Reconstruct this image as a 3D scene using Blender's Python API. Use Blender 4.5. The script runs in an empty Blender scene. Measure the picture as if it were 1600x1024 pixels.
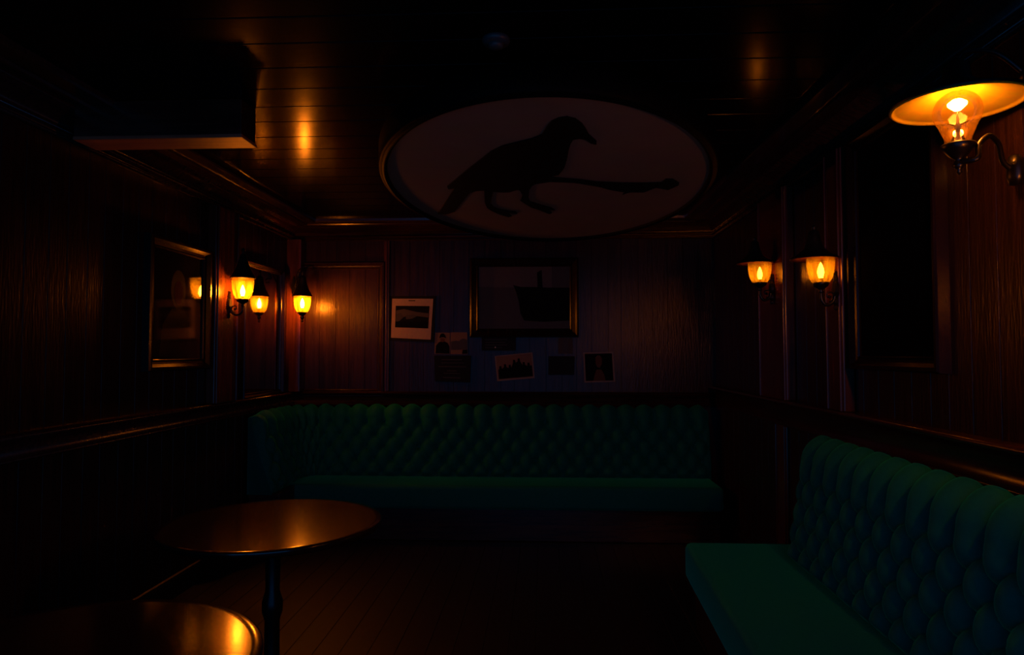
import bpy, bmesh, math, random
from mathutils import Vector, Matrix
random.seed(7)
PI = math.pi
SC = bpy.context.scene
COL = SC.collection

# ------------------------------------------------------------------ camera
F = 1050.0                                   # focal length in px of a 1600 px wide frame
EYE = Vector((0, 0, 1.5))
PSI = math.asin(50 / math.sqrt(50**2 + 40**2 + F**2))
THE = math.asin(40 / math.sqrt(50**2 + 40**2 + F**2) / math.cos(PSI))
FWD = Vector((-math.sin(PSI)*math.cos(THE), math.cos(PSI)*math.cos(THE), math.sin(THE)))
RGT = Vector((math.cos(PSI), math.sin(PSI), 0))
UPV = RGT.cross(FWD)
cam = bpy.data.cameras.new('camera'); cam.sensor_width = 36; cam.lens = 36*F/1600
cam.clip_start = .05
camo = bpy.data.objects.new('camera', cam); COL.objects.link(camo)
M = Matrix((RGT, UPV, -FWD)).transposed().to_4x4(); M.translation = EYE
camo.matrix_world = M
SC.camera = camo

def ray(px, py):
    return RGT*((px-800)/F) + UPV*((512-py)/F) + FWD
def at(px, py, ax, v):
    d = ray(px, py); i = 'xyz'.index(ax)
    return EYE + d*((v-EYE[i])/d[i])

XL, XR, YB, ZC = -2.28, 1.50, 5.96, 2.65
YF = -0.7

# ------------------------------------------------------------------ materials
def mat(name):
    m = bpy.data.materials.new(name); m.use_nodes = True
    n = m.node_tree; n.nodes.clear()
    out = n.nodes.new('ShaderNodeOutputMaterial')
    return m, n, out
def princ(n, out, **kw):
    p = n.nodes.new('ShaderNodeBsdfPrincipled')
    for k, v in kw.items(): p.inputs[k].default_value = v
    n.links.new(p.outputs[0], out.inputs[0]); return p
def plain(name, col, rough=.6, metal=0, spec=.5, bump=0, bscale=200):
    m, n, out = mat(name)
    p = princ(n, out, **{'Base Color': (*col, 1), 'Roughness': rough, 'Metallic': metal, 'Specular IOR Level': spec})
    no = n.nodes.new('ShaderNodeTexNoise'); no.inputs['Scale'].default_value = bscale; no.inputs['Detail'].default_value = 4
    ge = n.nodes.new('ShaderNodeNewGeometry'); n.links.new(ge.outputs['Position'], no.inputs['Vector'])
    mx = n.nodes.new('ShaderNodeMix'); mx.data_type = 'RGBA'; mx.blend_type = 'MULTIPLY'; mx.inputs['Factor'].default_value = .35
    mx.inputs[6].default_value = (*col, 1); n.links.new(no.outputs['Color'], mx.inputs[7])
    n.links.new(mx.outputs[2], p.inputs['Base Color'])
    if bump:
        b = n.nodes.new('ShaderNodeBump'); b.inputs['Strength'].default_value = bump; b.inputs['Distance'].default_value = .002
        n.links.new(no.outputs['Fac'], b.inputs['Height']); n.links.new(b.outputs[0], p.inputs['Normal'])
    return m
def wood(name, c1, c2, rough, axis, bump=.25, spec=.5, wav=0):
    """varnished timber: fine grain running along one axis"""
    m, n, out = mat(name)
    p = princ(n, out, **{'Roughness': rough, 'Specular IOR Level': spec})
    ge = n.nodes.new('ShaderNodeNewGeometry')
    mp = n.nodes.new('ShaderNodeMapping'); s = [38, 38, 38]; s['xyz'.index(axis)] = 2.2
    mp.inputs['Scale'].default_value = s
    n.links.new(ge.outputs['Position'], mp.inputs['Vector'])
    no = n.nodes.new('ShaderNodeTexNoise'); no.inputs['Scale'].default_value = 1.0; no.inputs['Detail'].default_value = 6
    no.inputs['Roughness'].default_value = .65
    n.links.new(mp.outputs[0], no.inputs['Vector'])
    no2 = n.nodes.new('ShaderNodeTexNoise'); no2.inputs['Scale'].default_value = 3.0; no2.inputs['Detail'].default_value = 2
    n.links.new(ge.outputs['Position'], no2.inputs['Vector'])
    cr = n.nodes.new('ShaderNodeValToRGB')
    cr.color_ramp.elements[0].position = .32; cr.color_ramp.elements[0].color = (*c1, 1)
    cr.color_ramp.elements[1].position = .70; cr.color_ramp.elements[1].color = (*c2, 1)
    n.links.new(no.outputs['Fac'], cr.inputs[0])
    mx = n.nodes.new('ShaderNodeMix'); mx.data_type = 'RGBA'; mx.blend_type = 'MULTIPLY'; mx.inputs['Factor'].default_value = .5
    n.links.new(cr.outputs[0], mx.inputs[6]); n.links.new(no2.outputs['Fac'], mx.inputs[7])
    n.links.new(mx.outputs[2], p.inputs['Base Color'])
    b = n.nodes.new('ShaderNodeBump'); b.inputs['Strength'].default_value = bump; b.inputs['Distance'].default_value = .002
    n.links.new(no.outputs['Fac'], b.inputs['Height'])
    last = b
    if wav:
        n3 = n.nodes.new('ShaderNodeTexNoise'); n3.inputs['Scale'].default_value = 1.0; n3.inputs['Detail'].default_value = 2
        mp3 = n.nodes.new('ShaderNodeMapping'); s = [90, 90, 90]; s['xyz'.index(axis)] = 12; mp3.inputs['Scale'].default_value = s
        n.links.new(ge.outputs['Position'], mp3.inputs['Vector']); n.links.new(mp3.outputs[0], n3.inputs['Vector'])
        b2 = n.nodes.new('ShaderNodeBump'); b2.inputs['Strength'].default_value = wav; b2.inputs['Distance'].default_value = .002
        n.links.new(n3.outputs['Fac'], b2.inputs['Height']); n.links.new(b.outputs[0], b2.inputs['Normal']); last = b2
    n.links.new(last.outputs[0], p.inputs['Normal'])
    return m
def velvet(name, col, sheen):
    m, n, out = mat(name)
    p = princ(n, out, **{'Base Color': (*col, 1), 'Roughness': .75, 'Specular IOR Level': .15, 'Sheen Weight': .8,
                         'Sheen Roughness': .4, 'Sheen Tint': (*sheen, 1)})
    no = n.nodes.new('ShaderNodeTexNoise'); no.inputs['Scale'].default_value = 60; no.inputs['Detail'].default_value = 5
    ge = n.nodes.new('ShaderNodeNewGeometry'); n.links.new(ge.outputs['Position'], no.inputs['Vector'])
    b = n.nodes.new('ShaderNodeBump'); b.inputs['Strength'].default_value = .2; b.inputs['Distance'].default_value = .003
    n.links.new(no.outputs['Fac'], b.inputs['Height']); n.links.new(b.outputs[0], p.inputs['Normal'])
    mx = n.nodes.new('ShaderNodeMix'); mx.data_type = 'RGBA'; mx.blend_type = 'MULTIPLY'; mx.inputs['Factor'].default_value = .3
    mx.inputs[6].default_value = (*col, 1); n.links.new(no.outputs['Fac'], mx.inputs[7]); n.links.new(mx.outputs[2], p.inputs['Base Color'])
    return m
def glow(name, col, s):
    m, n, out = mat(name)
    e = n.nodes.new('ShaderNodeEmission'); e.inputs[0].default_value = (*col, 1); e.inputs[1].default_value = s
    n.links.new(e.outputs[0], out.inputs[0]); return m
def glass(name, tint, haze, hcol, ribs=0, gl=.25):
    """thin lamp glass: clear with a tint, a little scatter and surface gloss"""
    m, n, out = mat(name)
    t = n.nodes.new('ShaderNodeBsdfTransparent'); t.inputs[0].default_value = (*tint, 1)
    s = n.nodes.new('ShaderNodeBsdfTranslucent'); s.inputs[0].default_value = (*hcol, 1)
    mx = n.nodes.new('ShaderNodeMixShader'); mx.inputs[0].default_value = haze
    n.links.new(t.outputs[0], mx.inputs[1]); n.links.new(s.outputs[0], mx.inputs[2])
    lw = n.nodes.new('ShaderNodeLayerWeight'); lw.inputs[0].default_value = gl
    if ribs:
        tc = n.nodes.new('ShaderNodeTexCoord')
        no = n.nodes.new('ShaderNodeTexNoise'); no.inputs['Scale'].default_value = 1; no.inputs['Detail'].default_value = 1
        mp = n.nodes.new('ShaderNodeMapping'); mp.inputs['Scale'].default_value = (ribs, ribs, ribs*.12)
        n.links.new(tc.outputs['Object'], mp.inputs['Vector']); n.links.new(mp.outputs[0], no.inputs['Vector'])
        cr = n.nodes.new('ShaderNodeMapRange'); cr.inputs[1].default_value = .3; cr.inputs[2].default_value = .75
        cr.inputs[3].default_value = haze*.35; cr.inputs[4].default_value = haze*2.2
        n.links.new(no.outputs['Fac'], cr.inputs[0]); n.links.new(cr.outputs[0], mx.inputs[0])
    g = n.nodes.new('ShaderNodeBsdfGlossy'); g.inputs['Roughness'].default_value = .06; g.inputs[0].default_value = (.9, .8, .6, 1)
    m2 = n.nodes.new('ShaderNodeMixShader'); n.links.new(lw.outputs['Facing'], m2.inputs[0])
    mm = n.nodes.new('ShaderNodeMath'); mm.operation = 'MULTIPLY'; mm.inputs[1].default_value = .5
    n.links.new(lw.outputs['Fresnel'], mm.inputs[0]); n.links.new(mm.outputs[0], m2.inputs[0])
    n.links.new(mx.outputs[0], m2.inputs[1]); n.links.new(g.outputs[0], m2.inputs[2])
    n.links.new(m2.outputs[0], out.inputs[0]); return m

C1, C2 = (.020, .0075, .0055), (.068, .026, .017)
W_V = wood('mahogany_vertical', C1, C2, .28, 'z', spec=.3, wav=.8)
W_G = wood('glossy_post_varnish', (.06, .018, .009), (.18, .05, .022), .22, 'z', bump=.15, spec=.6, wav=.15)
W_X = wood('mahogany_lengthwise', (.032, .011, .007), (.10, .035, .02), .22, 'x', bump=.12, spec=.8)
W_Y = wood('mahogany_depthwise', (.028, .010, .007), (.09, .032, .02), .24, 'y', bump=.12, spec=.6)
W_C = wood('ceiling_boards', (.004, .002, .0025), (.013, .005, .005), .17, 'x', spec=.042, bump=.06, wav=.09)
W_T = wood('table_top_varnish', (.02, .007, .003), (.045, .014, .009), .135, 'x', spec=.8, bump=.02, wav=.05)
W_F = wood('dark_floorboards', (.010, .006, .004), (.022, .012, .008), .5, 'y')
W_P = wood('picture_frame_wood', (.010, .004, .003), (.028, .010, .007), .22, 'z', bump=.1, spec=.35)
DARKW = plain('dark_stained_rim', (.008, .006, .005), .55, 0, .05)
VEL = velvet('green_velvet', (.003, .20, .145), (.01, .8, .4))
IRON = plain('black_iron', (.008, .007, .007), .3, 0, .6, .1)
CAPM = plain('black_enamel', (.006, .006, .007), .45, 0, .4)
ENAM = plain('amber_enamel', (.80, .56, .026), .5, 0, .2, 0, 30)
LIN = plain('brown_lacquer', (.22, .07, .025), .4, 0, .4)
CREAM = plain('cream_card', (.55, .42, .33), .7, 0, .2, 0, 60)
SIGN = plain('parchment_board', (.36, .29, .20), .7, 0, .2, 0, 6)
BLACK = plain('black_paint', (.004, .004, .004), .6, 0, .2)
GREY = plain('grey_print', (.10, .085, .075), .6, 0, .2, 0, 90)
DGREY = plain('dark_print', (.016, .016, .017), .8, 0, .0, 0, 90)
TAN = plain('faded_print', (.25, .17, .12), .6, 0, .2, 0, 60)
PALE = plain('pale_border', (.34, .29, .24), .6, 0, .2)
SKIN = plain('painted_flesh', (.16, .08, .055), .8, 0, 0)
SKY = plain('painted_sky', (.11, .095, .075), .5, 0, .3, 0, 12)
SEA = plain('painted_sea', (.06, .055, .045), .5, 0, .3, 0, 25)
HULL = plain('painted_hull', (.006, .006, .008), .7, 0, .05)
INK = plain('faded_lettering', (.05, .05, .06), .6, 0, .2)
WHITE = plain('white_plastic', (.10, .10, .10), .4, 0, .5)
CANV = plain('dark_canvas', (.006, .005, .006), .8, 0, .0, 0, 8)
MIRR = plain('dark_mirror_glass', (.50, .36, .26), .05, 1.0, .5)
PANE = glass('picture_glass', (.97, .97, .97), .0, (0, 0, 0), gl=.12)
BOWL = glass('amber_bowl_glass', (1, .80, .42), .05, (1, .92, .08), ribs=38)
BOWL2 = glass('streaked_bowl_glass', (1, .80, .42), .16, (1, .85, .08), ribs=38)
BULBG = glass('clear_bulb_glass', (1, .86, .62), .014, (1, .8, .12), gl=.35)
LCOL = (1, .31, .045)

# ------------------------------------------------------------------ geometry helpers
def tag(o, label, cat, group=None):
    o['label'] = label; o['category'] = cat
    if group: o['group'] = group
    return o
def thing(name, loc, label, cat, group=None):
    o = bpy.data.objects.new(name, None); o.empty_display_size = .05
    COL.objects.link(o); o.location = loc; return tag(o, label, cat, group)
def wloc(o):
    v = Vector((0, 0, 0))
    while o: v += o.location; o = o.parent
    return v
def obj(name, bm, mats, parent=None, smooth=False, loc=None, label=None, recalc=True):
    """bm in world coordinates -> ONE mesh object, origin at its parent (or loc)"""
    if recalc: bmesh.ops.recalc_face_normals(bm, faces=bm.faces)
    me = bpy.data.meshes.new(name); 
    for m in (mats if isinstance(mats, (list, tuple)) else [mats]): me.materials.append(m)
    o = bpy.data.objects.new(name, me); COL.objects.link(o)
    base = wloc(parent) if parent else Vector((0, 0, 0))
    org = Vector(loc) if loc is not None else base
    bmesh.ops.translate(bm, verts=bm.verts, vec=-org)
    bm.to_mesh(me); bm.free()
    if smooth:
        for p in me.polygons: p.use_smooth = True
    if parent: o.parent = parent
    o.location = org - base
    if label: o['label'] = label
    return o
def struct(name, bm, m, smooth=False):
    o = obj(name, bm, m, smooth=smooth); o['kind'] = 'structure'; return o
def sharp(bm, deg=35):
    for e in bm.edges:
        if len(e.link_faces) == 2 and e.calc_face_angle(0) > math.radians(deg): e.smooth = False
def box(bm, x0, x1, y0, y1, z0, z1, bev=0, seg=2, mi=0):
    vs = [bm.verts.new((x, y, z)) for x in (x0, x1) for y in (y0, y1) for z in (z0, z1)]
    fs = [bm.faces.new([vs[i] for i in q]) for q in
          ((0, 1, 3, 2), (4, 6, 7, 5), (0, 4, 5, 1), (2, 3, 7, 6), (0, 2, 6, 4), (1, 5, 7, 3))]
    for f in fs: f.material_index = mi
    if bev:
        es = list({e for f in fs for e in f.edges})
        bmesh.ops.bevel(bm, geom=es, offset=bev, segments=seg, affect='EDGES', profile=.5)
def lathe(bm, prof, c, seg=32, close=False, sx=1, sy=1):
    c = Vector(c); rings = []
    for r, z in prof:
        if r < 1e-5: rings.append([bm.verts.new(c + Vector((0, 0, z)))])
        else: rings.append([bm.verts.new(c + Vector((r*sx*math.cos(2*PI*k/seg), r*sy*math.sin(2*PI*k/seg), z))) for k in range(seg)])
    pairs = list(zip(rings, rings[1:]))
    if close: pairs.append((rings[-1], rings[0]))
    for a, b in pairs:
        for k in range(seg):
            k2 = (k+1) % seg
            if len(a) == 1 and len(b) == 1: continue
            if len(a) == 1: bm.faces.new((a[0], b[k], b[k2]))
            elif len(b) == 1: bm.faces.new((a[k], b[0], a[k2]))
            else: bm.faces.new((a[k], b[k], b[k2], a[k2]))
def spline(pts, n=8):
    pts = [Vector(p) for p in pts]; out = []
    P = [2*pts[0]-pts[1]] + pts + [2*pts[-1]-pts[-2]]
    for i in range(1, len(P)-2):
        for k in range(n):
            t = k/n; a, b, c, d = P[i-1:i+3]
            out.append(.5*((2*b) + (c-a)*t + (2*a-5*b+4*c-d)*t*t + (3*b-a-3*c+d)*t**3))
    out.append(pts[-1]); return out
def tube(bm, pts, r, seg=10):
    pts = [Vector(p) for p in pts]; rings = []; u = None
    for i, p in enumerate(pts):
        t = (pts[min(i+1, len(pts)-1)] - pts[max(i-1, 0)]).normalized()
        if u is None: u = t.orthogonal().normalized()
        u = (u - t*u.dot(t)).normalized(); v = t.cross(u)
        rr = r(i/(len(pts)-1)) if callable(r) else r
        rings.append([bm.verts.new(p + (u*math.cos(2*PI*k/seg) + v*math.sin(2*PI*k/seg))*rr) for k in range(seg)])
    for a, b in zip(rings, rings[1:]):
        for k in range(seg): bm.faces.new((a[k], a[(k+1) % seg], b[(k+1) % seg], b[k]))
    bm.faces.new(rings[0]); bm.faces.new(rings[-1])
def ball(bm, c, r, seg=12, sz=1):
    n = seg//2
    lathe(bm, [(r*math.sin(PI*i/n), -r*sz*math.cos(PI*i/n)) for i in range(n+1)], c, seg)
def prism(bm, poly, nrm, th, mi=0):
    """closed polygon (world points) extruded by th along nrm"""
    nrm = Vector(nrm)
    a = [bm.verts.new(p) for p in poly]; b = [bm.verts.new(Vector(p) + nrm*th) for p in poly]
    fs = [bm.faces.new(b), bm.faces.new(a[::-1])]
    for i in range(len(a)):
        j = (i+1) % len(a); fs.append(bm.faces.new((a[i], a[j], b[j], b[i])))
    for f in fs: f.material_index = mi
    return fs
def ext_path(bm, prof, path):
    """profile points mapped by each path function -> swept surface, closed around"""
    rings = [[bm.verts.new(fn(p, z)) for p, z in prof] for fn in path]
    n = len(prof)
    for a, b in zip(rings, rings[1:]):
        for k in range(n): bm.faces.new((a[k], a[(k+1) % n], b[(k+1) % n], b[k]))
    bm.faces.new(rings[0]); bm.faces.new(rings[-1][::-1])

class Wall:
    """u runs along the wall, z up, p out of the wall into the room"""
    def __init__(s, k): s.k = k
    def __call__(s, u, z, p=0):
        if s.k == 'back': return Vector((u, YB-p, z))
        if s.k == 'left': return Vector((XL+p, u, z))
        return Vector((XR-p, u, z))
    def n(s): return {'back': Vector((0, -1, 0)), 'left': Vector((1, 0, 0)), 'right': Vector((-1, 0, 0))}[s.k]
    def px(s, x, y):
        if s.k == 'back': p = at(x, y, 'y', YB); return p.x, p.z
        p = at(x, y, 'x', XL if s.k == 'left' else XR); return p.y, p.z
BACK, LEFT, RIGHT = Wall('back'), Wall('left'), Wall('right')
def wbox(bm, W, u0, u1, z0, z1, p0, p1, bev=0, mi=0):
    a, b = W(u0, z0, p0), W(u1, z1, p1)
    box(bm, min(a.x, b.x), max(a.x, b.x), min(a.y, b.y), max(a.y, b.y), min(a.z, b.z), max(a.z, b.z), bev, 2, mi)
def frame(bm, W, u0, u1, z0, z1, prof, mi=0, rot=0):
    """mitred rectangular moulding; prof = (outward offset from the opening, proud of wall)"""
    rings = []
    for o, p in prof:
        c = [(u0-o, z0-o), (u1+o, z0-o), (u1+o, z1+o), (u0-o, z1+o)]
        rings.append([bm.verts.new(W(u, z, p)) for u, z in c])
    n = len(prof)
    for i in range(n):
        a, b = rings[i], rings[(i+1) % n]
        for k in range(4):
            f = bm.faces.new((a[k], a[(k+1) % 4], b[(k+1) % 4], b[k])); f.material_index = mi

# ------------------------------------------------------------------ room shell
def planked(name, fn, u0, u1, v0, v1, w, m, thick, groove=.006, deep=.006):
    """boarded surface: boards along v, V-grooves between, a back so the wall has thickness"""
    bm = bmesh.new(); us = [(u0, 0)]
    n = max(1, round((u1-u0)/w)); st = (u1-u0)/n
    for i in range(1, n):
        u = u0 + i*st + random.uniform(-.08, .08)*st
        us += [(u-groove, 0), (u-groove*.4, -deep), (u+groove*.4, -deep), (u+groove, 0)]
    us.append((u1, 0))
    lo = [bm.verts.new(fn(u, v0, p)) for u, p in us]; hi = [bm.verts.new(fn(u, v1, p)) for u, p in us]
    for i in range(len(us)-1): bm.faces.new((lo[i], lo[i+1], hi[i+1], hi[i]))
    b = [bm.verts.new(fn(u, v, -thick)) for u, v in ((u0, v0), (u1, v0), (u1, v1), (u0, v1))]
    bm.faces.new(b); bm.faces.new((*lo, b[1], b[0])); bm.faces.new((*hi[::-1], b[3], b[2]))
    bm.faces.new((lo[0], hi[0], b[3], b[0])); bm.faces.new((lo[-1], hi[-1], b[2], b[1]))
    return struct(name, bm, m)
planked('wall_back', BACK, XL, XR, 0, ZC, .135, W_V, .12, .0025, .003)
planked('wall_left', LEFT, YF, YB, 0, ZC, .135, W_V, .12, .0025, .003)
planked('wall_right', RIGHT, YF, YB, 0, ZC, .135, W_V, .12, .0025, .003)
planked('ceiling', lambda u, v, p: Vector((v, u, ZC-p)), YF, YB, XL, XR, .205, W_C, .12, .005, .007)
planked('floor', lambda u, v, p: Vector((u, v, p)), XL, XR, YF, YB, .14, W_F, .1, .003, .003)

def perim(zoff=0):
    return [lambda p, z: Vector((XL+p, YF, z)), lambda p, z: Vector((XL+p, YB-p, z)),
            lambda p, z: Vector((XR-p, YB-p, z)), lambda p, z: Vector((XR-p, YF, z))]
LB = perim()[:3]; RO = [lambda p, z: Vector((XR-p, YF, z)), lambda p, z: Vector((XR-p, YB-.002, z))]
# cornice
bm = bmesh.new()
ext_path(bm, [(p*.9, 2.51+(z-2.51)*(ZC-2.51)/.24) for p, z in [(0, 2.51), (.018, 2.51), (.026, 2.517), (.026, 2.532), (.018, 2.54), (.022, 2.555), (.04, 2.56), (.046, 2.572),
              (.04, 2.583), (.03, 2.59), (.035, 2.62), (.06, 2.655), (.10, 2.68), (.115, 2.685), (.118, 2.70),
              (.13, 2.702), (.135, 2.715), (.135, 2.7499), (0, 2.7499)]], perim())
sharp(bm, 40); struct('trim_1', bm, W_X, smooth=True)
# flat ceiling border with a bead
bm = bmesh.new()
ext_path(bm, [(.12, ZC-.0001), (.12, ZC-.022), (.19, ZC-.022), (.20, ZC-.034), (.215, ZC-.034), (.22, ZC-.022), (.29, ZC-.022), (.30, ZC-.03), (.32, ZC-.03), (.326, ZC-.02), (.33, ZC-.0001)], perim())
struct('trim_2', bm, W_X)
# chair rail: left + back, then right (set a little higher)
rail = [(0, 1.03), (.014, 1.03), (.022, 1.036), (.022, 1.046), (.014, 1.052), (.014, 1.105), (.024, 1.112), (.028, 1.125),
        (.05, 1.132), (.058, 1.142), (.054, 1.153), (.045, 1.157), (0, 1.157)]
bm = bmesh.new(); ext_path(bm, rail, LB); sharp(bm, 50); struct('trim_3', bm, W_X, smooth=True)
bm = bmesh.new(); ext_path(bm, [(p*1.25, z+.058 if z > 1.06 else z+.02) for p, z in rail], RO); sharp(bm, 50); struct('trim_4', bm, W_Y, smooth=True)
for nm, fn in (('left', lambda p, z: 0), ('back', 0), ('right', 0)):
    bm = bmesh.new(); bp = [(0, 0.001), (.018, 0.001), (.018, .11), (.012, .13), (0, .135)]
    P = perim(); seg = {'left': P[:2], 'back': P[1:3], 'right': P[2:]}[nm]
    ext_path(bm, bp, seg); struct('baseboard_'+nm, bm, W_F)

# pilasters and panel frames
tn = [5]
def trim(bm, m=None):
    sharp(bm, 40); o = struct('trim_%d' % tn[0], bm, m or W_V); tn[0] += 1; return o
def pil(W, xa, xb, ypx, z0, z1, p=.028):
    ua = W.px(xa, ypx)[0]; ub = W.px(xb, ypx)[0]
    bm = bmesh.new(); u0, u1 = min(ua, ub), max(ua, ub)
    wbox(bm, W, u0, u1, z0, z1, 0, p, .006)
    wbox(bm, W, u0+.02, u0+.03, z0, z1, 0, p+.008, .004); wbox(bm, W, u1-.03, u1-.02, z0, z1, 0, p+.008, .004)
    return trim(bm, W_G)
ZR = 1.157
pil(LEFT, 323, 360, 470, ZR, 2.51, .062)
bm = bmesh.new(); wbox(bm, LEFT, YB-.13, YB-.0005, ZR, 2.51, .0005, .13, .008); trim(bm, W_G)
pil(BACK, 600, 609, 470, ZR, 2.51, .02)
pil(BACK, 1118, 1146, 470, ZR, 2.51, .02)
pil(RIGHT, 1198, 1242, 470, 1.215, 2.51, .055)
pil(RIGHT, 1306, 1334, 470, 1.215, 2.51, .055)
PF = [(0, 0), (0, .012), (.008, .02), (.018, .016), (.03, .018), (.044, .034), (.058, .034), (.066, .024), (.066, 0)]
u0, z0 = BACK.px(470, 608); u1, z1 = BACK.px(591, 421)
bm = bmesh.new(); frame(bm, BACK, u0, u1, ZR+.02, z1, PF); trim(bm)
# wainscot stiles on the right wall below the rail
for xa, xb in ((1216, 1234),):
    pil(RIGHT, xa, xb, 740, .135, 1.05, .018)

# ------------------------------------------------------------------ framed things on the side walls
FP = [(0, .0), (0, .022), (.006, .03), (.014, .026), (.028, .03), (.046, .05), (.06, .05), (.068, .042), (.072, .0)]
def rect_px(W, xa, xb, ypx):
    a, b = W.px(xa, ypx)[0], W.px(xb, ypx)[0]; return min(a, b), max(a, b)
# portrait behind glass (left wall)
u0, u1 = rect_px(LEFT, 234, 312, 470); z0 = LEFT.px(275, 561)[1]; z1 = LEFT.px(275, 396)[1]
t = thing('framed_portrait', LEFT((u0+u1)/2, z0, 0), 'dim portrait behind reflecting glass in a dark frame, left of the conical lantern', 'picture', 'frames on the side walls')
bm = bmesh.new(); frame(bm, LEFT, u0, u1, z0, z1, FP); obj('frame', bm, W_P, t)
bm = bmesh.new(); wbox(bm, LEFT, u0-.002, u1+.002, z0-.002, z1+.002, .002, .012)
cu, cz = (u0+u1)/2, (z0+z1)/2
def ell(W, u, z, a, b, p, n=20): return [W(u+a*math.cos(2*PI*k/n), z+b*math.sin(2*PI*k/n), p) for k in range(n)]
nL = LEFT.n()
prism(bm, [LEFT(cu-.20, z0+.01, .012), LEFT(cu+.2, z0+.01, .012), LEFT(cu+.17, cz-.12, .012), LEFT(cu+.07, cz-.02, .012), LEFT(cu-.07, cz-.02, .012), LEFT(cu-.17, cz-.12, .012)], nL, .001, 1)
prism(bm, ell(LEFT, cu, cz+.10, .085, .125, .012), nL, .0014, 1)
prism(bm, ell(LEFT, cu, cz+.08, .05, .075, .0135), nL, .0008, 2)
obj('painting', bm, [DGREY, HULL, SKIN], t)
bm = bmesh.new(); wbox(bm, LEFT, u0-.001, u1+.001, z0-.001, z1+.001, .017, .019); obj('glass_pane', bm, PANE, t)
# mirror nearer the corner
u0, u1 = rect_px(LEFT, 377, 434, 470); z0 = ZR+.035; z1 = LEFT.px(434, 430)[1]
t = thing('wall_mirror', LEFT((u0+u1)/2, z0, 0), 'dark mirror in a moulded frame on the left wall, between lantern and back corner', 'mirror', 'frames on the side walls')
bm = bmesh.new(); frame(bm, LEFT, u0, u1, z0, z1, [(o*.55, p) for o, p in FP]); obj('frame', bm, W_P, t)
bm = bmesh.new(); wbox(bm, LEFT, u0-.001, u1+.001, z0-.001, z1+.001, .002, .014); obj('mirror_glass', bm, MIRR, t)
# tall dark frame on the right wall
u0, u1 = rect_px(RIGHT, 1349, 1468, 450); z0 = RIGHT.px(1410, 557)[1]; z1 = 2.53-.075
t = thing('tall_picture', RIGHT((u0+u1)/2, z0, 0), 'tall near-black picture in a thin frame on the right wall, below the disc lamp', 'picture', 'frames on the side walls')
bm = bmesh.new(); frame(bm, RIGHT, u0, u1, z0, z1, [(o*.9, p) for o, p in FP]); obj('frame', bm, W_P, t)
bm = bmesh.new(); wbox(bm, RIGHT, u0-.001, u1+.001, z0-.001, z1+.001, .002, .014); obj('canvas', bm, CANV, t)

# ------------------------------------------------------------------ pictures on the back wall
nB = BACK.n()
def q(pts, p=0.0):
    r = []
    for x, y in pts:
        v = at(x, y, 'y', YB-p); r.append(v)
    return r
GRP = 'small pictures pinned to the back wall'
def flat(bm, pts, p, th, mi): prism(bm, q(pts, p), nB, th, mi)
def quad_in(c, a, b, d, e):
    """sub-rectangle of a quad c (tl,tr,br,bl) at fractions"""
    def f(s, t):
        top = (c[0][0]+(c[1][0]-c[0][0])*s, c[0][1]+(c[1][1]-c[0][1])*s); bot = (c[3][0]+(c[2][0]-c[3][0])*s, c[3][1]+(c[2][1]-c[3][1])*s)
        return (top[0]+(bot[0]-top[0])*t, top[1]+(bot[1]-top[1])*t)
    return [f(a, d), f(b, d), f(b, e), f(a, e)]
def fpoly(c, pts):
    return [quad_in(c, s, s, t_, t_)[0] for s, t_ in pts]
def pic(name, x, y, label, cat, group=GRP):
    return thing(name, at(x, y, 'y', YB), label, cat, group)
# cream card with a landscape photo, on a black backing that also paints its shadow
c = [(613, 467), (677, 467), (673, 531), (611, 528)]
t = pic('mounted_photograph', 644, 528, 'cream mounted photograph of a dark landscape, tilted, left end of the back wall pictures', 'picture')
bm = bmesh.new(); flat(bm, [(611, 463), (681, 463), (678, 535), (609, 532)], 0, .012, 0); obj('backing_with_shadow', bm, BLACK, t)
bm = bmesh.new(); flat(bm, c, .012, .003, 0)
flat(bm, quad_in(c, .09, .92, .18, .73), .015, .0006, 1)
flat(bm, fpoly(c, [(.10, .30), (.3, .26), (.6, .33), (.91, .36), (.91, .46), (.5, .42), (.10, .5)]), .0156, .0005, 2)
flat(bm, fpoly(c, [(.10, .40), (.22, .36), (.30, .46), (.2, .56), (.10, .6)]), .0161, .0005, 3)
flat(bm, fpoly(c, [(.34, .42), (.56, .40), (.62, .44), (.5, .50), (.36, .52)]), .0161, .0005, 3)
flat(bm, quad_in(c, .10, .915, .58, .72), .0161, .0005, 4)
flat(bm, quad_in(c, .40, .56, .035, .06), .015, .0004, 5)
obj('mount_card', bm, [CREAM, DGREY, GREY, SEA, HULL, INK], t)
# pair of postcards
c = [(680, 520), (703, 520), (703, 554), (679, 553)]
t = pic('portrait_postcard', 691, 553, 'small photograph of a person in a dark hat and coat, under the mounted photograph', 'picture')
bm = bmesh.new(); flat(bm, c, 0, .004, 0)
flat(bm, fpoly(c, [(.05, .98), (.08, .62), (.25, .46), (.45, .40), (.62, .40), (.85, .48), (.97, .64), (.97, .98)]), .004, .0006, 1)
flat(bm, fpoly(c, [(.38, .26), (.64, .26), (.66, .36), (.58, .44), (.44, .44), (.36, .36)]), .0046, .0006, 2)
flat(bm, fpoly(c, [(.28, .26), (.34, .1), (.45, .04), (.58, .04), (.68, .12), (.74, .26), (.6, .22), (.42, .22)]), .0052, .0006, 1)
obj('print', bm, [TAN, HULL, SKIN], t)
c = [(704, 519.5), (730, 519.5), (731, 554), (704, 554)]
t = pic('landscape_postcard', 717, 554, 'faded landscape postcard with pale sky and dark trees, right of the hatted portrait', 'picture')
bm = bmesh.new(); flat(bm, c, 0, .004, 0)
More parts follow.
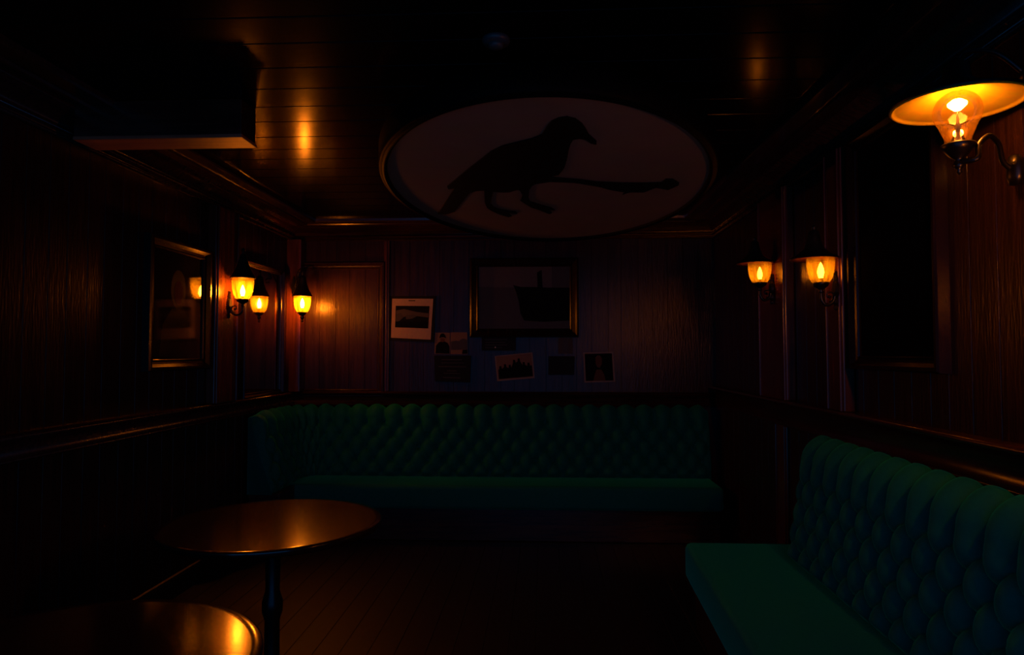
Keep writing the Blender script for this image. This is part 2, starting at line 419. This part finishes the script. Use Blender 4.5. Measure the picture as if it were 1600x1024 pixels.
flat(bm, fpoly(c, [(.02, .42), (.3, .38), (.5, .40), (.62, .32), (.78, .28), (.9, .3), (.98, .36), (.98, .78), (.02, .80)]), .004, .0006, 1)
flat(bm, fpoly(c, [(.7, .8), (.98, .78), (.98, .98), (.66, .98)]), .004, .0005, 2)
obj('print', bm, [TAN, SEA, HULL], t)
def plaque(name, c, label, lines, screw_glint=None):
    t = pic(name, (c[0][0]+c[1][0])/2, c[2][1], label, 'sign')
    bm = bmesh.new(); flat(bm, c, -.003, .017, 0); obj('board', bm, BLACK, t)
    bm = bmesh.new()
    for a, b, y, h in lines: flat(bm, quad_in(c, a, b, y, y+h), .014, .0006, 0)
    if lines: obj('lettering', bm, INK, t)
    else: bm.free()
    if screw_glint:
        bm = bmesh.new(); ball(bm, at(*screw_glint, 'y', YB-.014), .0065, 12); obj('screw_glint', bm, plain('white_glint_paint', (.9, .9, .9), .25, .0, .8), t, smooth=True)  # white ball paints the sparkle of a screw head
plaque('notice_board', [(679, 556), (736, 556), (735, 598), (680, 596)], 'black plaque with faint lines of lettering below the two postcards',
       [(.2, .75, .14, .035), (.18, .8, .26, .03), (.1, .88, .40, .04), (.34, .62, .56, .035), (.25, .7, .66, .03), (.22, .72, .82, .045)])
plaque('name_plate', [(753, 527), (806, 527), (806, 548), (753, 548)], 'black name plate with faint lettering directly below the large painting',
       [(.1, .75, .14, .07), (.1, .7, .36, .06), (.1, .75, .56, .06), (.1, .6, .76, .06)], (774, 543))
plaque('dark_notice', [(857, 557), (898, 557), (897, 586), (857, 586)], 'blank dark notice between the tilted group photograph and the framed portrait', [])
# group photograph, tilted
c = [(773, 556.5), (832, 551), (835.5, 591), (777, 596)]
t = pic('group_photograph', 805, 595, 'tilted pale bordered photograph of a dark group of figures, right of centre low down', 'picture')
bm = bmesh.new(); flat(bm, c, -.003, .008, 0); flat(bm, quad_in(c, .03, .965, .03, .94), .005, .0006, 1)
pts = [(.05, .92), (.06, .55)]
for k in range(7):
    x = .12+k*.125; h = (.42, .36, .40, .22, .18, .34, .38)[k]
    pts += [(x-.035, h+.12), (x-.025, h), (x+.025, h), (x+.035, h+.12)]
pts += [(.95, .5), (.955, .92)]
flat(bm, fpoly(c, pts), .0056, .0006, 2)
obj('print', bm, [PALE, TAN, HULL], t)
# tiny card
c = [(872, 528), (895, 528), (895, 553), (872, 553)]
t = pic('small_card', 884, 553, 'tiny faded card above the blank dark notice, below the painting', 'picture')
bm = bmesh.new(); flat(bm, c, 0, .004, 0); flat(bm, fpoly(c, [(.3, .95), (.25, .5), (.4, .15), (.6, .15), (.7, .5), (.75, .95)]), .004, .0006, 1)
obj('print', bm, [GREY, SEA], t)
# portrait with pale border
c = [(911, 551), (958, 550), (961, 597), (913, 598)]
t = pic('bordered_portrait', 936, 597, 'square portrait of a pale figure in a thin pale frame, rightmost on the back wall', 'picture')
bm = bmesh.new(); flat(bm, quad_in(c, .03, .97, .03, .97), 0, .008, 0)
flat(bm, fpoly(c, [(.3, .96), (.36, .72), (.42, .58), (.58, .58), (.66, .74), (.70, .96)]), .008, .0006, 1)
flat(bm, fpoly(c, [(.40, .18), (.48, .10), (.56, .12), (.62, .22), (.6, .40), (.53, .52), (.45, .50), (.4, .38)]), .008, .0009, 1)
obj('print', bm, [HULL, SKIN], t)
bm = bmesh.new()
for e in ((0, 1, 0, .05), (0, 1, .95, 1), (0, .05, .05, .95), (.95, 1, .05, .95)): flat(bm, quad_in(c, *e), 0, .012, 0)
obj('frame', bm, PALE, t)
# large painting
t = pic('large_painting', 820, 525, 'large dark framed ship painting in the middle of the back wall', 'painting', None)
u0, z0 = BACK.px(748, 514); u1, z1 = BACK.px(890, 417)
bm = bmesh.new(); frame(bm, BACK, u0, u1, z0, z1, [(0, 0), (0, .02), (.01, .026), (.02, .022), (.045, .035), (.062, .045), (.075, .04), (.078, 0)]); obj('frame', bm, W_P, t)
bm = bmesh.new(); c = [(747, 416), (891, 416), (891, 515), (747, 515)]
flat(bm, c, .002, .010, 0)
flat(bm, fpoly(c, [(.0, .33), (.4, .34), (.99, .36), (.99, .99), (0, .99)]), .012, .0005, 1)
flat(bm, fpoly(c, [(.38, .30), (.46, .33), (.6, .33), (.75, .34), (.99, .34), (.99, .86), (.7, .88), (.5, .86), (.46, .75), (.44, .55), (.41, .40)]), .0125, .0006, 2)
flat(bm, fpoly(c, [(.64, .10), (.69, .06), (.70, .34), (.645, .34)]), .0125, .0006, 2)
flat(bm, fpoly(c, [(.80, .0), (.99, 0), (.99, .34), (.80, .34)]), .0125, .0005, 1)
obj('canvas', bm, [SKY, SEA, HULL], t)

# ------------------------------------------------------------------ lamps
def bowl_prof(r, h, th=.003):
    out = [(r*.50, 0), (r*.66, h*.06), (r*.82, h*.22), (r*.93, h*.46), (r*.985, h*.74), (r, h)]
    inn = [(max(a-th, .001), b+ (th if i == 0 else 0)) for i, (a, b) in enumerate(out)]
    return out + inn[::-1]
def candle_bulb(c, parent, s, R=.017, H=.082):
    """glowing flame-shaped bulb on a little cap"""
    bm = bmesh.new(); lathe(bm, [(.010, 0), (.011, .014), (.010, .02)], c, 12); b = obj('bulb', bm, IRON, parent, smooth=True)
    bm = bmesh.new()
    lathe(bm, [(.0, .018), (R*.6, .02), (R, .018+H*.35), (R*.9, .018+H*.55), (R*.5, .018+H*.82), (0, .018+H)], c, 10)
    m = glow('lit_bulb_glow', LCOL, s); obj('bulb_glass', bm, m, b, smooth=True); return b
def wall_plate(bm, W, u, z, p=.062):
    """cast scroll backplate"""
    n = W.n(); c = W(u, z, p)
    al = Vector((0, 1, 0)) if W.k != 'back' else Vector((1, 0, 0))
    for dz, a, b in ((0, .026, .045), (.05, .014, .022), (-.055, .014, .028), (.078, .008, .012), (-.09, .007, .014)):
        k = 16; pts = [c + al*a*math.cos(2*PI*i/k) + Vector((0, 0, dz + b*math.sin(2*PI*i/k))) for i in range(k)]
        fs = prism(bm, pts, n, .018)
        bmesh.ops.bevel(bm, geom=list(fs[0].edges), offset=.005, segments=2, affect='EDGES')
def upright_lamp(name, W, px, py_rim, dist, r, h, cap, label, S, group=None, bowl=None):
    """bowl glass standing on a scroll bracket, cap resting on the rim"""
    axv = (XL+dist) if W.k == 'left' else (XR-dist)
    p = at(px, py_rim, 'x', axv); zt = p.z; zb = zt-h
    c = Vector((p.x, p.y, 0)); n = W.n()
    t = thing(name, (p.x, p.y, zb-.1), label, 'lamp', group)
    V = lambda d, z: c - n*d + Vector((0, 0, z))          # d from lamp axis towards the wall
    D = dist-.062
    bm = bmesh.new(); wall_plate(bm, W, p.y, zb-.03); obj('wall_plate', bm, IRON, t)
    bm = bmesh.new()
    tube(bm, spline([V(0, zb-.045), V(.004, zb-.085), V(D*.35, zb-.108), V(D*.75, zb-.088), V(D-.01, zb-.045)]), lambda s: .0075+.003*s)
    cc = V(D*.52, zb-.062); pts = []
    for k in range(22):
        a = -PI/2 + k*.30; rr = .030*(1-k/26); pts.append(cc - n*(rr*math.cos(a)) + Vector((0, 0, rr*math.sin(a))))
    tube(bm, pts, .0045, 8); ball(bm, pts[-1], .008, 10)
    obj('bracket', bm, IRON, t, smooth=True)
    bm = bmesh.new()
    lathe(bm, [(0, -.052), (.010, -.05), (.013, -.042), (.008, -.034), (.016, -.028), (r*.50, -.016), (r*.56, -.004), (r*.56, .003), (r*.48, .004), (0, .002)], V(0, zb), 24)
    obj('holder', bm, IRON, t, smooth=True)
    bm = bmesh.new(); lathe(bm, bowl_prof(r, h), V(0, zb), 40, close=True); obj('glass_bowl', bm, bowl or BOWL, t, smooth=True, loc=V(0, zb))
    candle_bulb(V(0, zb+.004), t, S)
    bm = bmesh.new()
    if cap == 'cone':
        lathe(bm, [(r*.9, .0), (r*1.12, -.002), (r*1.14, .004), (r*1.05, .014), (r*.80, .045), (r*.52, .095), (r*.36, .14), (r*.26, .165), (r*.13, .172), (r*.12, .19), (r*.2, .198), (r*.1, .212), (0, .216),
                   ], V(0, zt), 32)
        lathe(bm, [(r*.9, 0), (r*.6, .03), (r*.2, .06), (0, .06)], V(0, zt), 32)
    else:
        R = .112; zo = V(-.03, zt)
        lathe(bm, [(R*.98, -.004), (R, -.001), (R*.98, .003), (R*.70, .020), (R*.42, .048), (R*.28, .09), (R*.22, .13), (R*.1, .142), (R*.11, .155), (0, .165)], zo, 40)
        lathe(bm, [(R*.98, -.004), (R*.60, .010), (R*.3, .028), (0, .03)], zo, 40)
    bmesh.ops.remove_doubles(bm, verts=bm.verts, dist=.0002)
    sharp(bm, 50); cp_ = obj('cap', bm, CAPM, t, smooth=True)
    if cap != 'cone':
        bm = bmesh.new(); lathe(bm, [(R*.985, -.0062), (R*.985, -.0042), (R*.6, .0085), (R*.3, .0265), (0, .028), (0, .026), (R*.3, .0245), (R*.6, .0065)], zo, 40, close=True)
        obj('cap_lining', bm, LIN, cp_, smooth=True, label='brown lacquered underside of the cap')
    return t
upright_lamp('wall_lantern', LEFT, 379.5, 435, .165, .076, .150, 'cone', 'black conical lantern with amber bowl on a scroll bracket, between the left wall frames', 400)
upright_lamp('wall_lamp', RIGHT, 1187, 411, .14, .072, .128, 'disc', 'smaller flat-brimmed amber bowl lamp on the right wall, nearest the back corner', 30, 'flat brimmed lamps on the right wall', BOWL2)
upright_lamp('wall_lamp', RIGHT, 1282, 404, .14, .066, .122, 'disc', 'flat-brimmed amber bowl lamp on the right wall, just left of the tall dark picture', 30, 'flat brimmed lamps on the right wall', BOWL2)

upright_lamp('wall_lamp', RIGHT, 1865, 290, .14, .07, .125, 'disc', 'added unseen bowl lamp lighting the right bench, beyond the right frame edge', 650, 'flat brimmed lamps on the right wall', BOWL2)  # extra lamp out of view, added to light the right bench
# hanging lantern in the back left corner
p = at(472.5, 463, 'y', 5.68); zt = p.z; r = .074; h = .142; zb = zt-h
ax = Vector((p.x, p.y, 0)); V = lambda d, z: Vector((p.x-d, p.y, z))
t = thing('hanging_lantern', (p.x, p.y, zb-.09), 'black conical lantern with amber bowl hanging from a hooked arm in the back left corner', 'lamp')
Q = Vector((-2.205, YB-.132, 0)); A = Vector((p.x, p.y, 0))
L2 = lambda k, z: Q + (A-Q)*k + Vector((0, 0, z))
bm = bmesh.new(); wall_plate(bm, BACK, Q.x, zt+.10, .13); obj('wall_plate', bm, IRON, t)
bm = bmesh.new()
tube(bm, spline([L2(.05, zt+.09), L2(.25, zt+.15), L2(.5, zt+.225), L2(.8, zt+.238), L2(1, zt+.215), L2(1, zt+.185)]), .0075)
pts = []; dq = (A-Q).normalized()
for k in range(20):
    a = PI*.2 + k*.3; rr = .030*(1-k/26); pts.append(L2(.62, zt+.135) - dq*(rr*math.cos(a)) + Vector((0, 0, rr*math.sin(a))))
tube(bm, pts, .005, 8); tube(bm, spline([pts[0], L2(.45, zt+.18), L2(.5, zt+.225)], 5), .005, 8); obj('bracket', bm, IRON, t, smooth=True)
bm = bmesh.new()
lathe(bm, [(r*.9, 0), (r*1.1, -.003), (r*1.12, .004), (r*.98, .022), (r*.72, .062), (r*.52, .10), (r*.42, .135), (r*.40, .16), (r*.3, .172), (.012, .178), (.012, .20), (0, .202)], V(0, zt), 32)
lathe(bm, [(r*.9, 0), (r*.6, .03), (r*.2, .06), (0, .06)], V(0, zt), 32)
bmesh.ops.remove_doubles(bm, verts=bm.verts, dist=.0002); sharp(bm, 50); obj('cap', bm, CAPM, t, smooth=True)
bm = bmesh.new(); lathe(bm, bowl_prof(r, h), V(0, zb), 40, close=True); obj('glass_bowl', bm, BOWL, t, smooth=True, loc=V(0, zb))
bm = bmesh.new(); lathe(bm, [(0, -.085), (.008, -.08), (.010, -.068), (.005, -.06), (.014, -.05), (.018, -.04), (.012, -.03), (r*.42, -.012), (r*.54, -.002), (r*.54, .003), (0, .003)], V(0, zb), 24)
obj('finial', bm, IRON, t, smooth=True)
candle_bulb(V(0, zb+.02), t, 620, .018, .088)

# big disc lamp, upper right
pe = at(1496, 175, 'x', 1.285); t = thing('disc_wall_lamp', (pe.x, pe.y, pe.z-.2), 'large wall lamp with glowing amber disc shade over a clear round bulb, upper right', 'lamp')
zc = pe.z; V = lambda d, z, dy=0: Vector((pe.x+d, pe.y+dy, z))
Rs = .185; zs = at(1496, 163, 'x', 1.285).z
bm = bmesh.new()      # outside of the shade
lathe(bm, [(Rs, -.002), (Rs*1.015, .002), (Rs*1.0, .008), (Rs*.7, .03), (Rs*.35, .058), (.04, .08), (.035, .12), (.02, .135), (0, .14)], V(0, zs), 56)
sh = obj('shade', bm, CAPM, t, smooth=True)
bm = bmesh.new(); lathe(bm, [(Rs, -.002), (Rs*.975, -.006), (Rs*.95, -.002), (Rs*.93, .003), (Rs*.9, .004), (Rs*.6, .022), (Rs*.3, .045), (.03, .06), (0, .061)], V(0, zs), 56)
obj('shade_lining', bm, ENAM, sh, smooth=True, label='amber enamel lining of the shade')
br = .067
bm = bmesh.new(); pr = []
for k in range(15):
    a = PI*k/20; pr.append((br*math.sin(a), br*math.cos(a)))
pr += [(br*.66, -br*.98), (br*.56, -br*1.25), (br*.54, -br*1.62)]
lathe(bm, pr, V(0, zc), 40); b = obj('bulb', bm, BULBG, t, smooth=True, loc=V(0, zc), label='clear round glass bulb')
bm = bmesh.new(); lathe(bm, [(0, -.014), (.010, -.011), (.026, .004), (.027, .012), (.014, .022), (0, .024)], V(0, zc+.016), 12)
obj('filament', bm, glow('filament_glow', LCOL, 120), b, smooth=True)
bm = bmesh.new(); lathe(bm, [(.012, -br*1.6), (.010, -br*1.25), (.005, -br*1.1), (.007, -br*.85), (.010, -br*.7), (.004, -br*.5), (.002, -br*.1), (0, 0)], V(0, zc), 12)
obj('stem', bm, plain('bulb_stem', (.10, .05, .02), .4, .0), b, smooth=True)
bm = bmesh.new(); zh = zc-br*1.55
lathe(bm, [(0, .004), (br*.46, .004), (br*.70, .002), (br*.74, -.004), (br*.58, -.018), (br*.40, -.034), (.014, -.044), (.012, -.056), (.018, -.062), (.012, -.072), (.006, -.078), (.009, -.085), (0, -.094)], V(0, zh), 28)
obj('holder', bm, IRON, t, smooth=True)
pw = at(1582, 266, 'x', XR-.03); bm = bmesh.new()
lathe(bm, [(0, -.05), (.02, -.045), (.028, -.02), (.028, .02), (.02, .045), (0, .05)], (XR-.022, pw.y, pw.z), 20, sx=.75)
obj('wall_plate', bm, IRON, t, smooth=True)
bm = bmesh.new()
e0 = at(1502, 253, 'x', pe.x); e1 = at(1527, 247, 'x', pe.x+.03); e2 = at(1530, 226, 'x', pe.x+.045); e3 = at(1546, 212, 'x', pe.x+.08)
e4 = at(1560, 225, 'x', pe.x+.12); e5 = at(1567, 252, 'x', pe.x+.15)
tube(bm, spline([e0, e1, e2, e3, e4, e5, Vector((XR-.03, pw.y, pw.z))]), .0085)
obj('bracket', bm, IRON, t, smooth=True)
bm = bmesh.new(); tube(bm, spline([V(0, zs+.13), V(.03, zs+.165), V(.12, zs+.16), V(XR-pe.x-.005, zs+.09, .0)]), .008); obj('shade_arm', bm, IRON, t, smooth=True)
bm = bmesh.new(); lathe(bm, [(0, -.03), (.02, -.026), (.024, 0), (.02, .026), (0, .03)], V(XR-pe.x-.012, zs+.09), 16, sx=.5); obj('arm_plate', bm, IRON, t, smooth=True)

# ------------------------------------------------------------------ oval bird sign under the ceiling
PN = Vector((0, .06, 1)).normalized(); PO = Vector((0, 0, 2.5964))         # plane z = 2.5964 - .06 y
def onpl(px, py, off=0):
    d = ray(px, py); o = PO + PN*off
    return EYE + d*((o-EYE).dot(PN)/d.dot(PN))
N = 96
edge = [onpl(857+256*math.cos(2*PI*k/N), 258+115*math.sin(2*PI*k/N)) for k in range(N)]
cen = sum(edge, Vector())/N
t = thing('oval_sign', cen, 'big oval panel with a black bird silhouette, hanging flat under the ceiling', 'sign')
bm = bmesh.new(); prism(bm, edge, PN, .02); obj('panel', bm, SIGN, t)
bm = bmesh.new(); rings = []
for o, z in ((-.012, .012), (-.012, -.012), (.0, -.022), (.008, -.018), (.014, -.012), (.022, -.014), (.028, -.006), (.03, .01), (.03, .10), (.0, .10), (-.012, .08)):
    rings.append([bm.verts.new(e + (e-cen).normalized()*o + PN*z) for e in edge])
for a, b in zip(rings, rings[1:]+rings[:1]):
    for k in range(N): bm.faces.new((a[k], a[(k+1) % N], b[(k+1) % N], b[k]))
sharp(bm, 45); obj('rim', bm, DARKW, t, smooth=True)
def cp(pts, off=0): return [onpl(560+x/2.6667, 120+y/2.6667, off) for x, y in pts]
body = [(992,278),(992,266),(975,250),(960,238),(948,215),(932,192),(905,172),(870,163),(835,168),(805,182),(785,205),(765,238),(720,255),(660,270),(600,285),(550,310),(500,350),(460,380),(430,405),(400,430),(370,455),(375,465),(400,462),(375,500),(350,540),(330,568),(365,571),(400,560),(430,520),(465,480),(490,473),(530,470),(560,475),(600,479),(630,478),(660,468),(690,472),(715,465),(725,450),(770,430),(800,412),(835,405),(858,375),(870,335),(876,300),(884,275),(895,258),(920,254),(945,257),(970,274)]
leg1 = [(524,468),(562,474),(553,505),(550,528),(566,543),(600,553),(655,560),(662,568),(622,565),(638,578),(626,582),(590,571),(560,558),(536,543),(527,520)]
leg2 = [(670,464),(713,464),(708,500),(716,518),(750,529),(800,543),(818,553),(787,551),(806,564),(795,569),(755,551),(720,541),(690,522),(675,512),(684,490)]
bm = bmesh.new()
for pts, off in ((body, 0), (leg1, -.0005), (leg2, -.001)): prism(bm, cp(pts), -PN, .006-off)
obj('bird', bm, BLACK, t, label='black crow silhouette facing right')
branch = [(780,412),(850,420),(920,425),(990,435),(1100,440),(1200,440),(1262,438),(1280,424),(1310,424),(1336,440),(1334,450),(1290,470),(1240,460),(1190,480),(1130,480),(1100,490),(1108,480),(1050,470),(1010,458),(900,440),(800,436),(740,445)]
bm = bmesh.new(); prism(bm, cp(branch), -PN, .004); obj('branch', bm, BLACK, t, label='black branch silhouette')
for k in (10, 38, 58, 86):
    e = edge[k] + (cen-edge[k]).normalized()*.08
    bm = bmesh.new(); tube(bm, [e + PN*.015, Vector((e.x, e.y, ZC-.001))], .009); obj('hanging_rod', bm, IRON, t, smooth=True)

# ------------------------------------------------------------------ boxed unit under the ceiling, small detector
a = at(377, 215, 'z', 2.47); b = at(399, 231, 'z', 2.47)
t = thing('ceiling_box', (-1.8, a.y, 2.47), 'dark box unit hanging under the ceiling at the left wall, warm light on its underside', 'box')
bm = bmesh.new(); box(bm, XL+.14, (a.x+b.x)/2, a.y, b.y+.0, 2.485, ZC-.001, .004); obj('housing', bm, W_X, t)
bm = bmesh.new(); box(bm, XL+.14, (a.x+b.x)/2+.006, a.y-.006, b.y+.006, 2.47, 2.486, .003); obj('bottom_board', bm, wood('lamplit_bottom_board', (.35, .13, .07), (.6, .24, .12), .45, 'x'), t)  # board coloured paler than the housing to carry lamplight on the underside
p = at(775, 68, 'z', ZC-.02)
t = thing('smoke_detector', (p.x, p.y, ZC), 'small round detector on the dark ceiling, above the oval bird panel', 'detector')
bm = bmesh.new(); lathe(bm, [(0, -.001), (.05, -.001), (.052, -.012), (.046, -.022), (0, -.024)], (p.x, p.y, ZC), 28); obj('base', bm, WHITE, t, smooth=True)
bm = bmesh.new(); lathe(bm, [(0, -.022), (.03, -.022), (.026, -.036), (.01, -.04), (0, -.04)], (p.x, p.y, ZC), 24); obj('sensor', bm, WHITE, t, smooth=True)

# ------------------------------------------------------------------ tufted benches
def tuft(bm, plan, zb, zt, tb, tt, R, a, b, H, row0):
    """plan: [(s, point, inward normal)]; surface of diamond-tufted upholstery with a rolled top"""
    prof = []; L = math.hypot(tt-tb, zt-R-zb); n = int(L/.011)
    tx, tz = (tt-tb)/L, (zt-R-zb)/L
    for i in range(n+1):
        d = L*i/n; prof.append((tb+tx*d, zb+tz*d, tz, -tx, d-L))
    m = 16
    for i in range(1, m+1):
        g = PI*.5*i/m
        prof.append((tt-R+R*math.cos(g), zt-R+R*math.sin(g), math.cos(g), math.sin(g), R*g))
    if tt-R > .01: prof.append((0.0, zt, 0, 1, R*PI*.5+tt-R))
    smax = plan[-1][0]; rows = []
    for s, P, nn in plan:
        col = []
        for off, z, n1, n2, v in prof:
            k = (-row0 - v)/b; u = s/a
            if k <= 0: h = .22+.78*abs(math.sin(PI*u))**.75
            else:
                pq = abs(math.sin(PI*(u+k/2))*math.sin(PI*(u-k/2))); h = .22+.78*pq**.375
            kk = round(k); 
            if kk >= 0:
                ub = round(u) if kk % 2 == 0 else math.floor(u)+.5
                dd = math.hypot((u-ub)*a, (k-kk)*b); h -= .55*math.exp(-(dd/.024)**2)
            # small gathers running out of each button
            if k > -.6: h += .035*math.sin(60*u + 9*math.sin(PI*k))*max(0, math.cos(PI*k))*(1-abs(math.sin(PI*u)))
            fade = min(1, max(0, (v+L)/.05)) ; end = min(1, max(.0, min(s, smax-s)/.06))
            if v > R*1.3: h *= max(0, 1-(v-R*1.3)/.08)
            hh = H*h*fade*(.3+.7*end)
            col.append(bm.verts.new((P.x+nn.x*(off+hh*n1), P.y+nn.y*(off+hh*n1), z+hh*n2)))
        col.append(bm.verts.new((P.x, P.y, zt-.005))); col.append(bm.verts.new((P.x, P.y, zb)))
        rows.append(col)
    w = len(rows[0])
    for A, B in zip(rows, rows[1:]):
        for k in range(w): bm.faces.new((A[k], A[(k+1) % w], B[(k+1) % w], B[k]))
    bm.faces.new(rows[0]); bm.faces.new(rows[-1][::-1])
def line_plan(pts, step=.0125):
    """pts: polyline with dense arcs; returns resampled (s, P, n) with n on the left of travel"""
    out = []; s = 0; acc = 0
    for A, B in zip(pts, pts[1:]):
        d = (B-A); L = d.length; d.normalize(); nn = Vector((-d.y, d.x))
        n = max(1, int(L/step))
        for k in range(n): out.append((s+L*k/n, A + d*(L*k/n), nn))
        s += L
    out.append((s, pts[-1], nn))
    # smooth the normals
    sm = []
    for i, (s, P, nn) in enumerate(out):
        v = Vector((0, 0))
        for j in range(max(0, i-4), min(len(out), i+5)): v += out[j][2]
        sm.append((s, P, v.normalized()))
    return sm
# back bench with a left wing: travel from right end along the back wall, round the corner, along the left wall
yb, xl, rc = YB-.025, XL+.035, .34
pts = [Vector((XR-.10, yb)), Vector((xl+rc, yb))]
# travelling towards -x the left-hand normal is -y (into the room)
for k in range(1, 13):
    g = PI/2*k/12; pts.append(Vector((xl+rc-rc*math.sin(g), yb-rc+rc*math.cos(g))))
pts.append(Vector((xl, 5.02)))
t = thing('banquette', (-.3, 5.6, 0), 'long green tufted bench along the back wall with a curved wing at the left corner', 'bench', 'green tufted benches')
bm = bmesh.new(); tuft(bm, line_plan(pts), .43, 1.0, .19, .10, .06, .155, .105, .062, .045)
obj('backrest', bm, VEL, t, smooth=True)
bm = bmesh.new(); box(bm, XL+.04, XR-.10, 5.34, 5.90, .26, .45, .035, 4); sharp(bm, 60); obj('seat', bm, VEL, t, smooth=True)
bm = bmesh.new(); box(bm, XL+.04, XR-.12, 5.40, 5.90, .002, .262, .006); box(bm, XL+.045, -2.0, 5.03, 5.45, .002, .44, .006); obj('base', bm, W_X, t)
# right bench
d0, d1 = .55, 3.76
t = thing('banquette', (1.1, 2.2, 0), 'green tufted bench along the right wall, nearest the camera', 'bench', 'green tufted benches')
pts = [Vector((XR-.022, d0)), Vector((XR-.022, 3.56))]
bm = bmesh.new(); tuft(bm, line_plan(pts), .43, 1.02, .20, .115, .07, .142, .105, .074, .05)
obj('backrest', bm, VEL, t, smooth=True)
bm = bmesh.new()
s0 = at(1069, 846, 'z', .45); s1 = at(1174, 1015, 'z', .45)
k = (s1.x-s0.x)/(s1.y-s0.y); xf = lambda y: s0.x + k*(y-s0.y)
vs = [(xf(s0.y), s0.y), (XR-.03, s0.y), (XR-.03, d0), (xf(d0), d0)]
fs = prism(bm, [Vector((x, y, .25)) for x, y in vs], (0, 0, 1), .20)
bmesh.ops.bevel(bm, geom=list(bm.edges), offset=.035, segments=4, affect='EDGES', profile=.5)
sharp(bm, 60); obj('seat', bm, VEL, t, smooth=True)
bm = bmesh.new(); prism(bm, [Vector((x+(.05 if i in (0, 3) else -.0), y-(.05 if i < 2 else -.02), .002)) for i, (x, y) in enumerate(vs)], (0, 0, 1), .25); obj('base', bm, W_Y, t)

# ------------------------------------------------------------------ round tables
def table(x, y, r, label):
    t = thing('round_table', (x, y, 0), label, 'table', 'round pub tables'); H = .75
    bm = bmesh.new(); lathe(bm, [(0, H), (r-.03, H), (r-.005, H), (r-.001, H-.002), (r, H-.006), (r-.001, H-.020), (r-.008, H-.028), (r-.02, H-.032), (r-.05, H-.034), (0, H-.034)], (x, y, 0), 96)
    sharp(bm, 12); obj('tabletop', bm, W_T, t, smooth=True)
    bm = bmesh.new(); lathe(bm, [(0, H-.033), (.16, H-.034), (.16, H-.045), (.05, H-.06), (.035, H-.12), (.03, .45), (.045, .40), (.045, .36), (.032, .32), (.034, .12), (.05, .07), (0, .06)], (x, y, 0), 28); obj('column', bm, IRON, t, smooth=True)
    for k in range(4):
        g = PI/4 + k*PI/2; dv = Vector((math.cos(g), math.sin(g), 0)); o = Vector((x, y, 0))
        bm = bmesh.new(); tube(bm, spline([o+dv*.03+Vector((0, 0, .12)), o+dv*.12+Vector((0, 0, .10)), o+dv*.22+Vector((0, 0, .05)), o+dv*.29+Vector((0, 0, .018))]), lambda s: .028-.012*s)
        obj('foot', bm, IRON, t, smooth=True)
table(-1.205, 2.97, .475, 'round varnished pub table in front of the back bench, long lamp reflection on its top')
table(-1.165, 1.555, .475, 'round varnished pub table nearest the camera, cut by the lower left frame edge')

# ------------------------------------------------------------------ dim blue ambient fill added to tint the shadows, through the open side
w = bpy.data.worlds.new('blue_fill'); SC.world = w; w.use_nodes = True
bg = w.node_tree.nodes['Background']; bg.inputs[0].default_value = (.02, .34, 1, 1); bg.inputs[1].default_value = .33
SC.view_settings.view_transform = 'Standard'; SC.view_settings.look = 'None'
SC.view_settings.exposure = 0; SC.view_settings.gamma = 1; SC.view_settings.use_curve_mapping = False
SC.cycles.use_denoising = True
SC.cycles.sample_clamp_indirect = 4
SC.cycles.caustics_reflective = False; SC.cycles.caustics_refractive = False
SC.cycles.transparent_max_bounces = 16
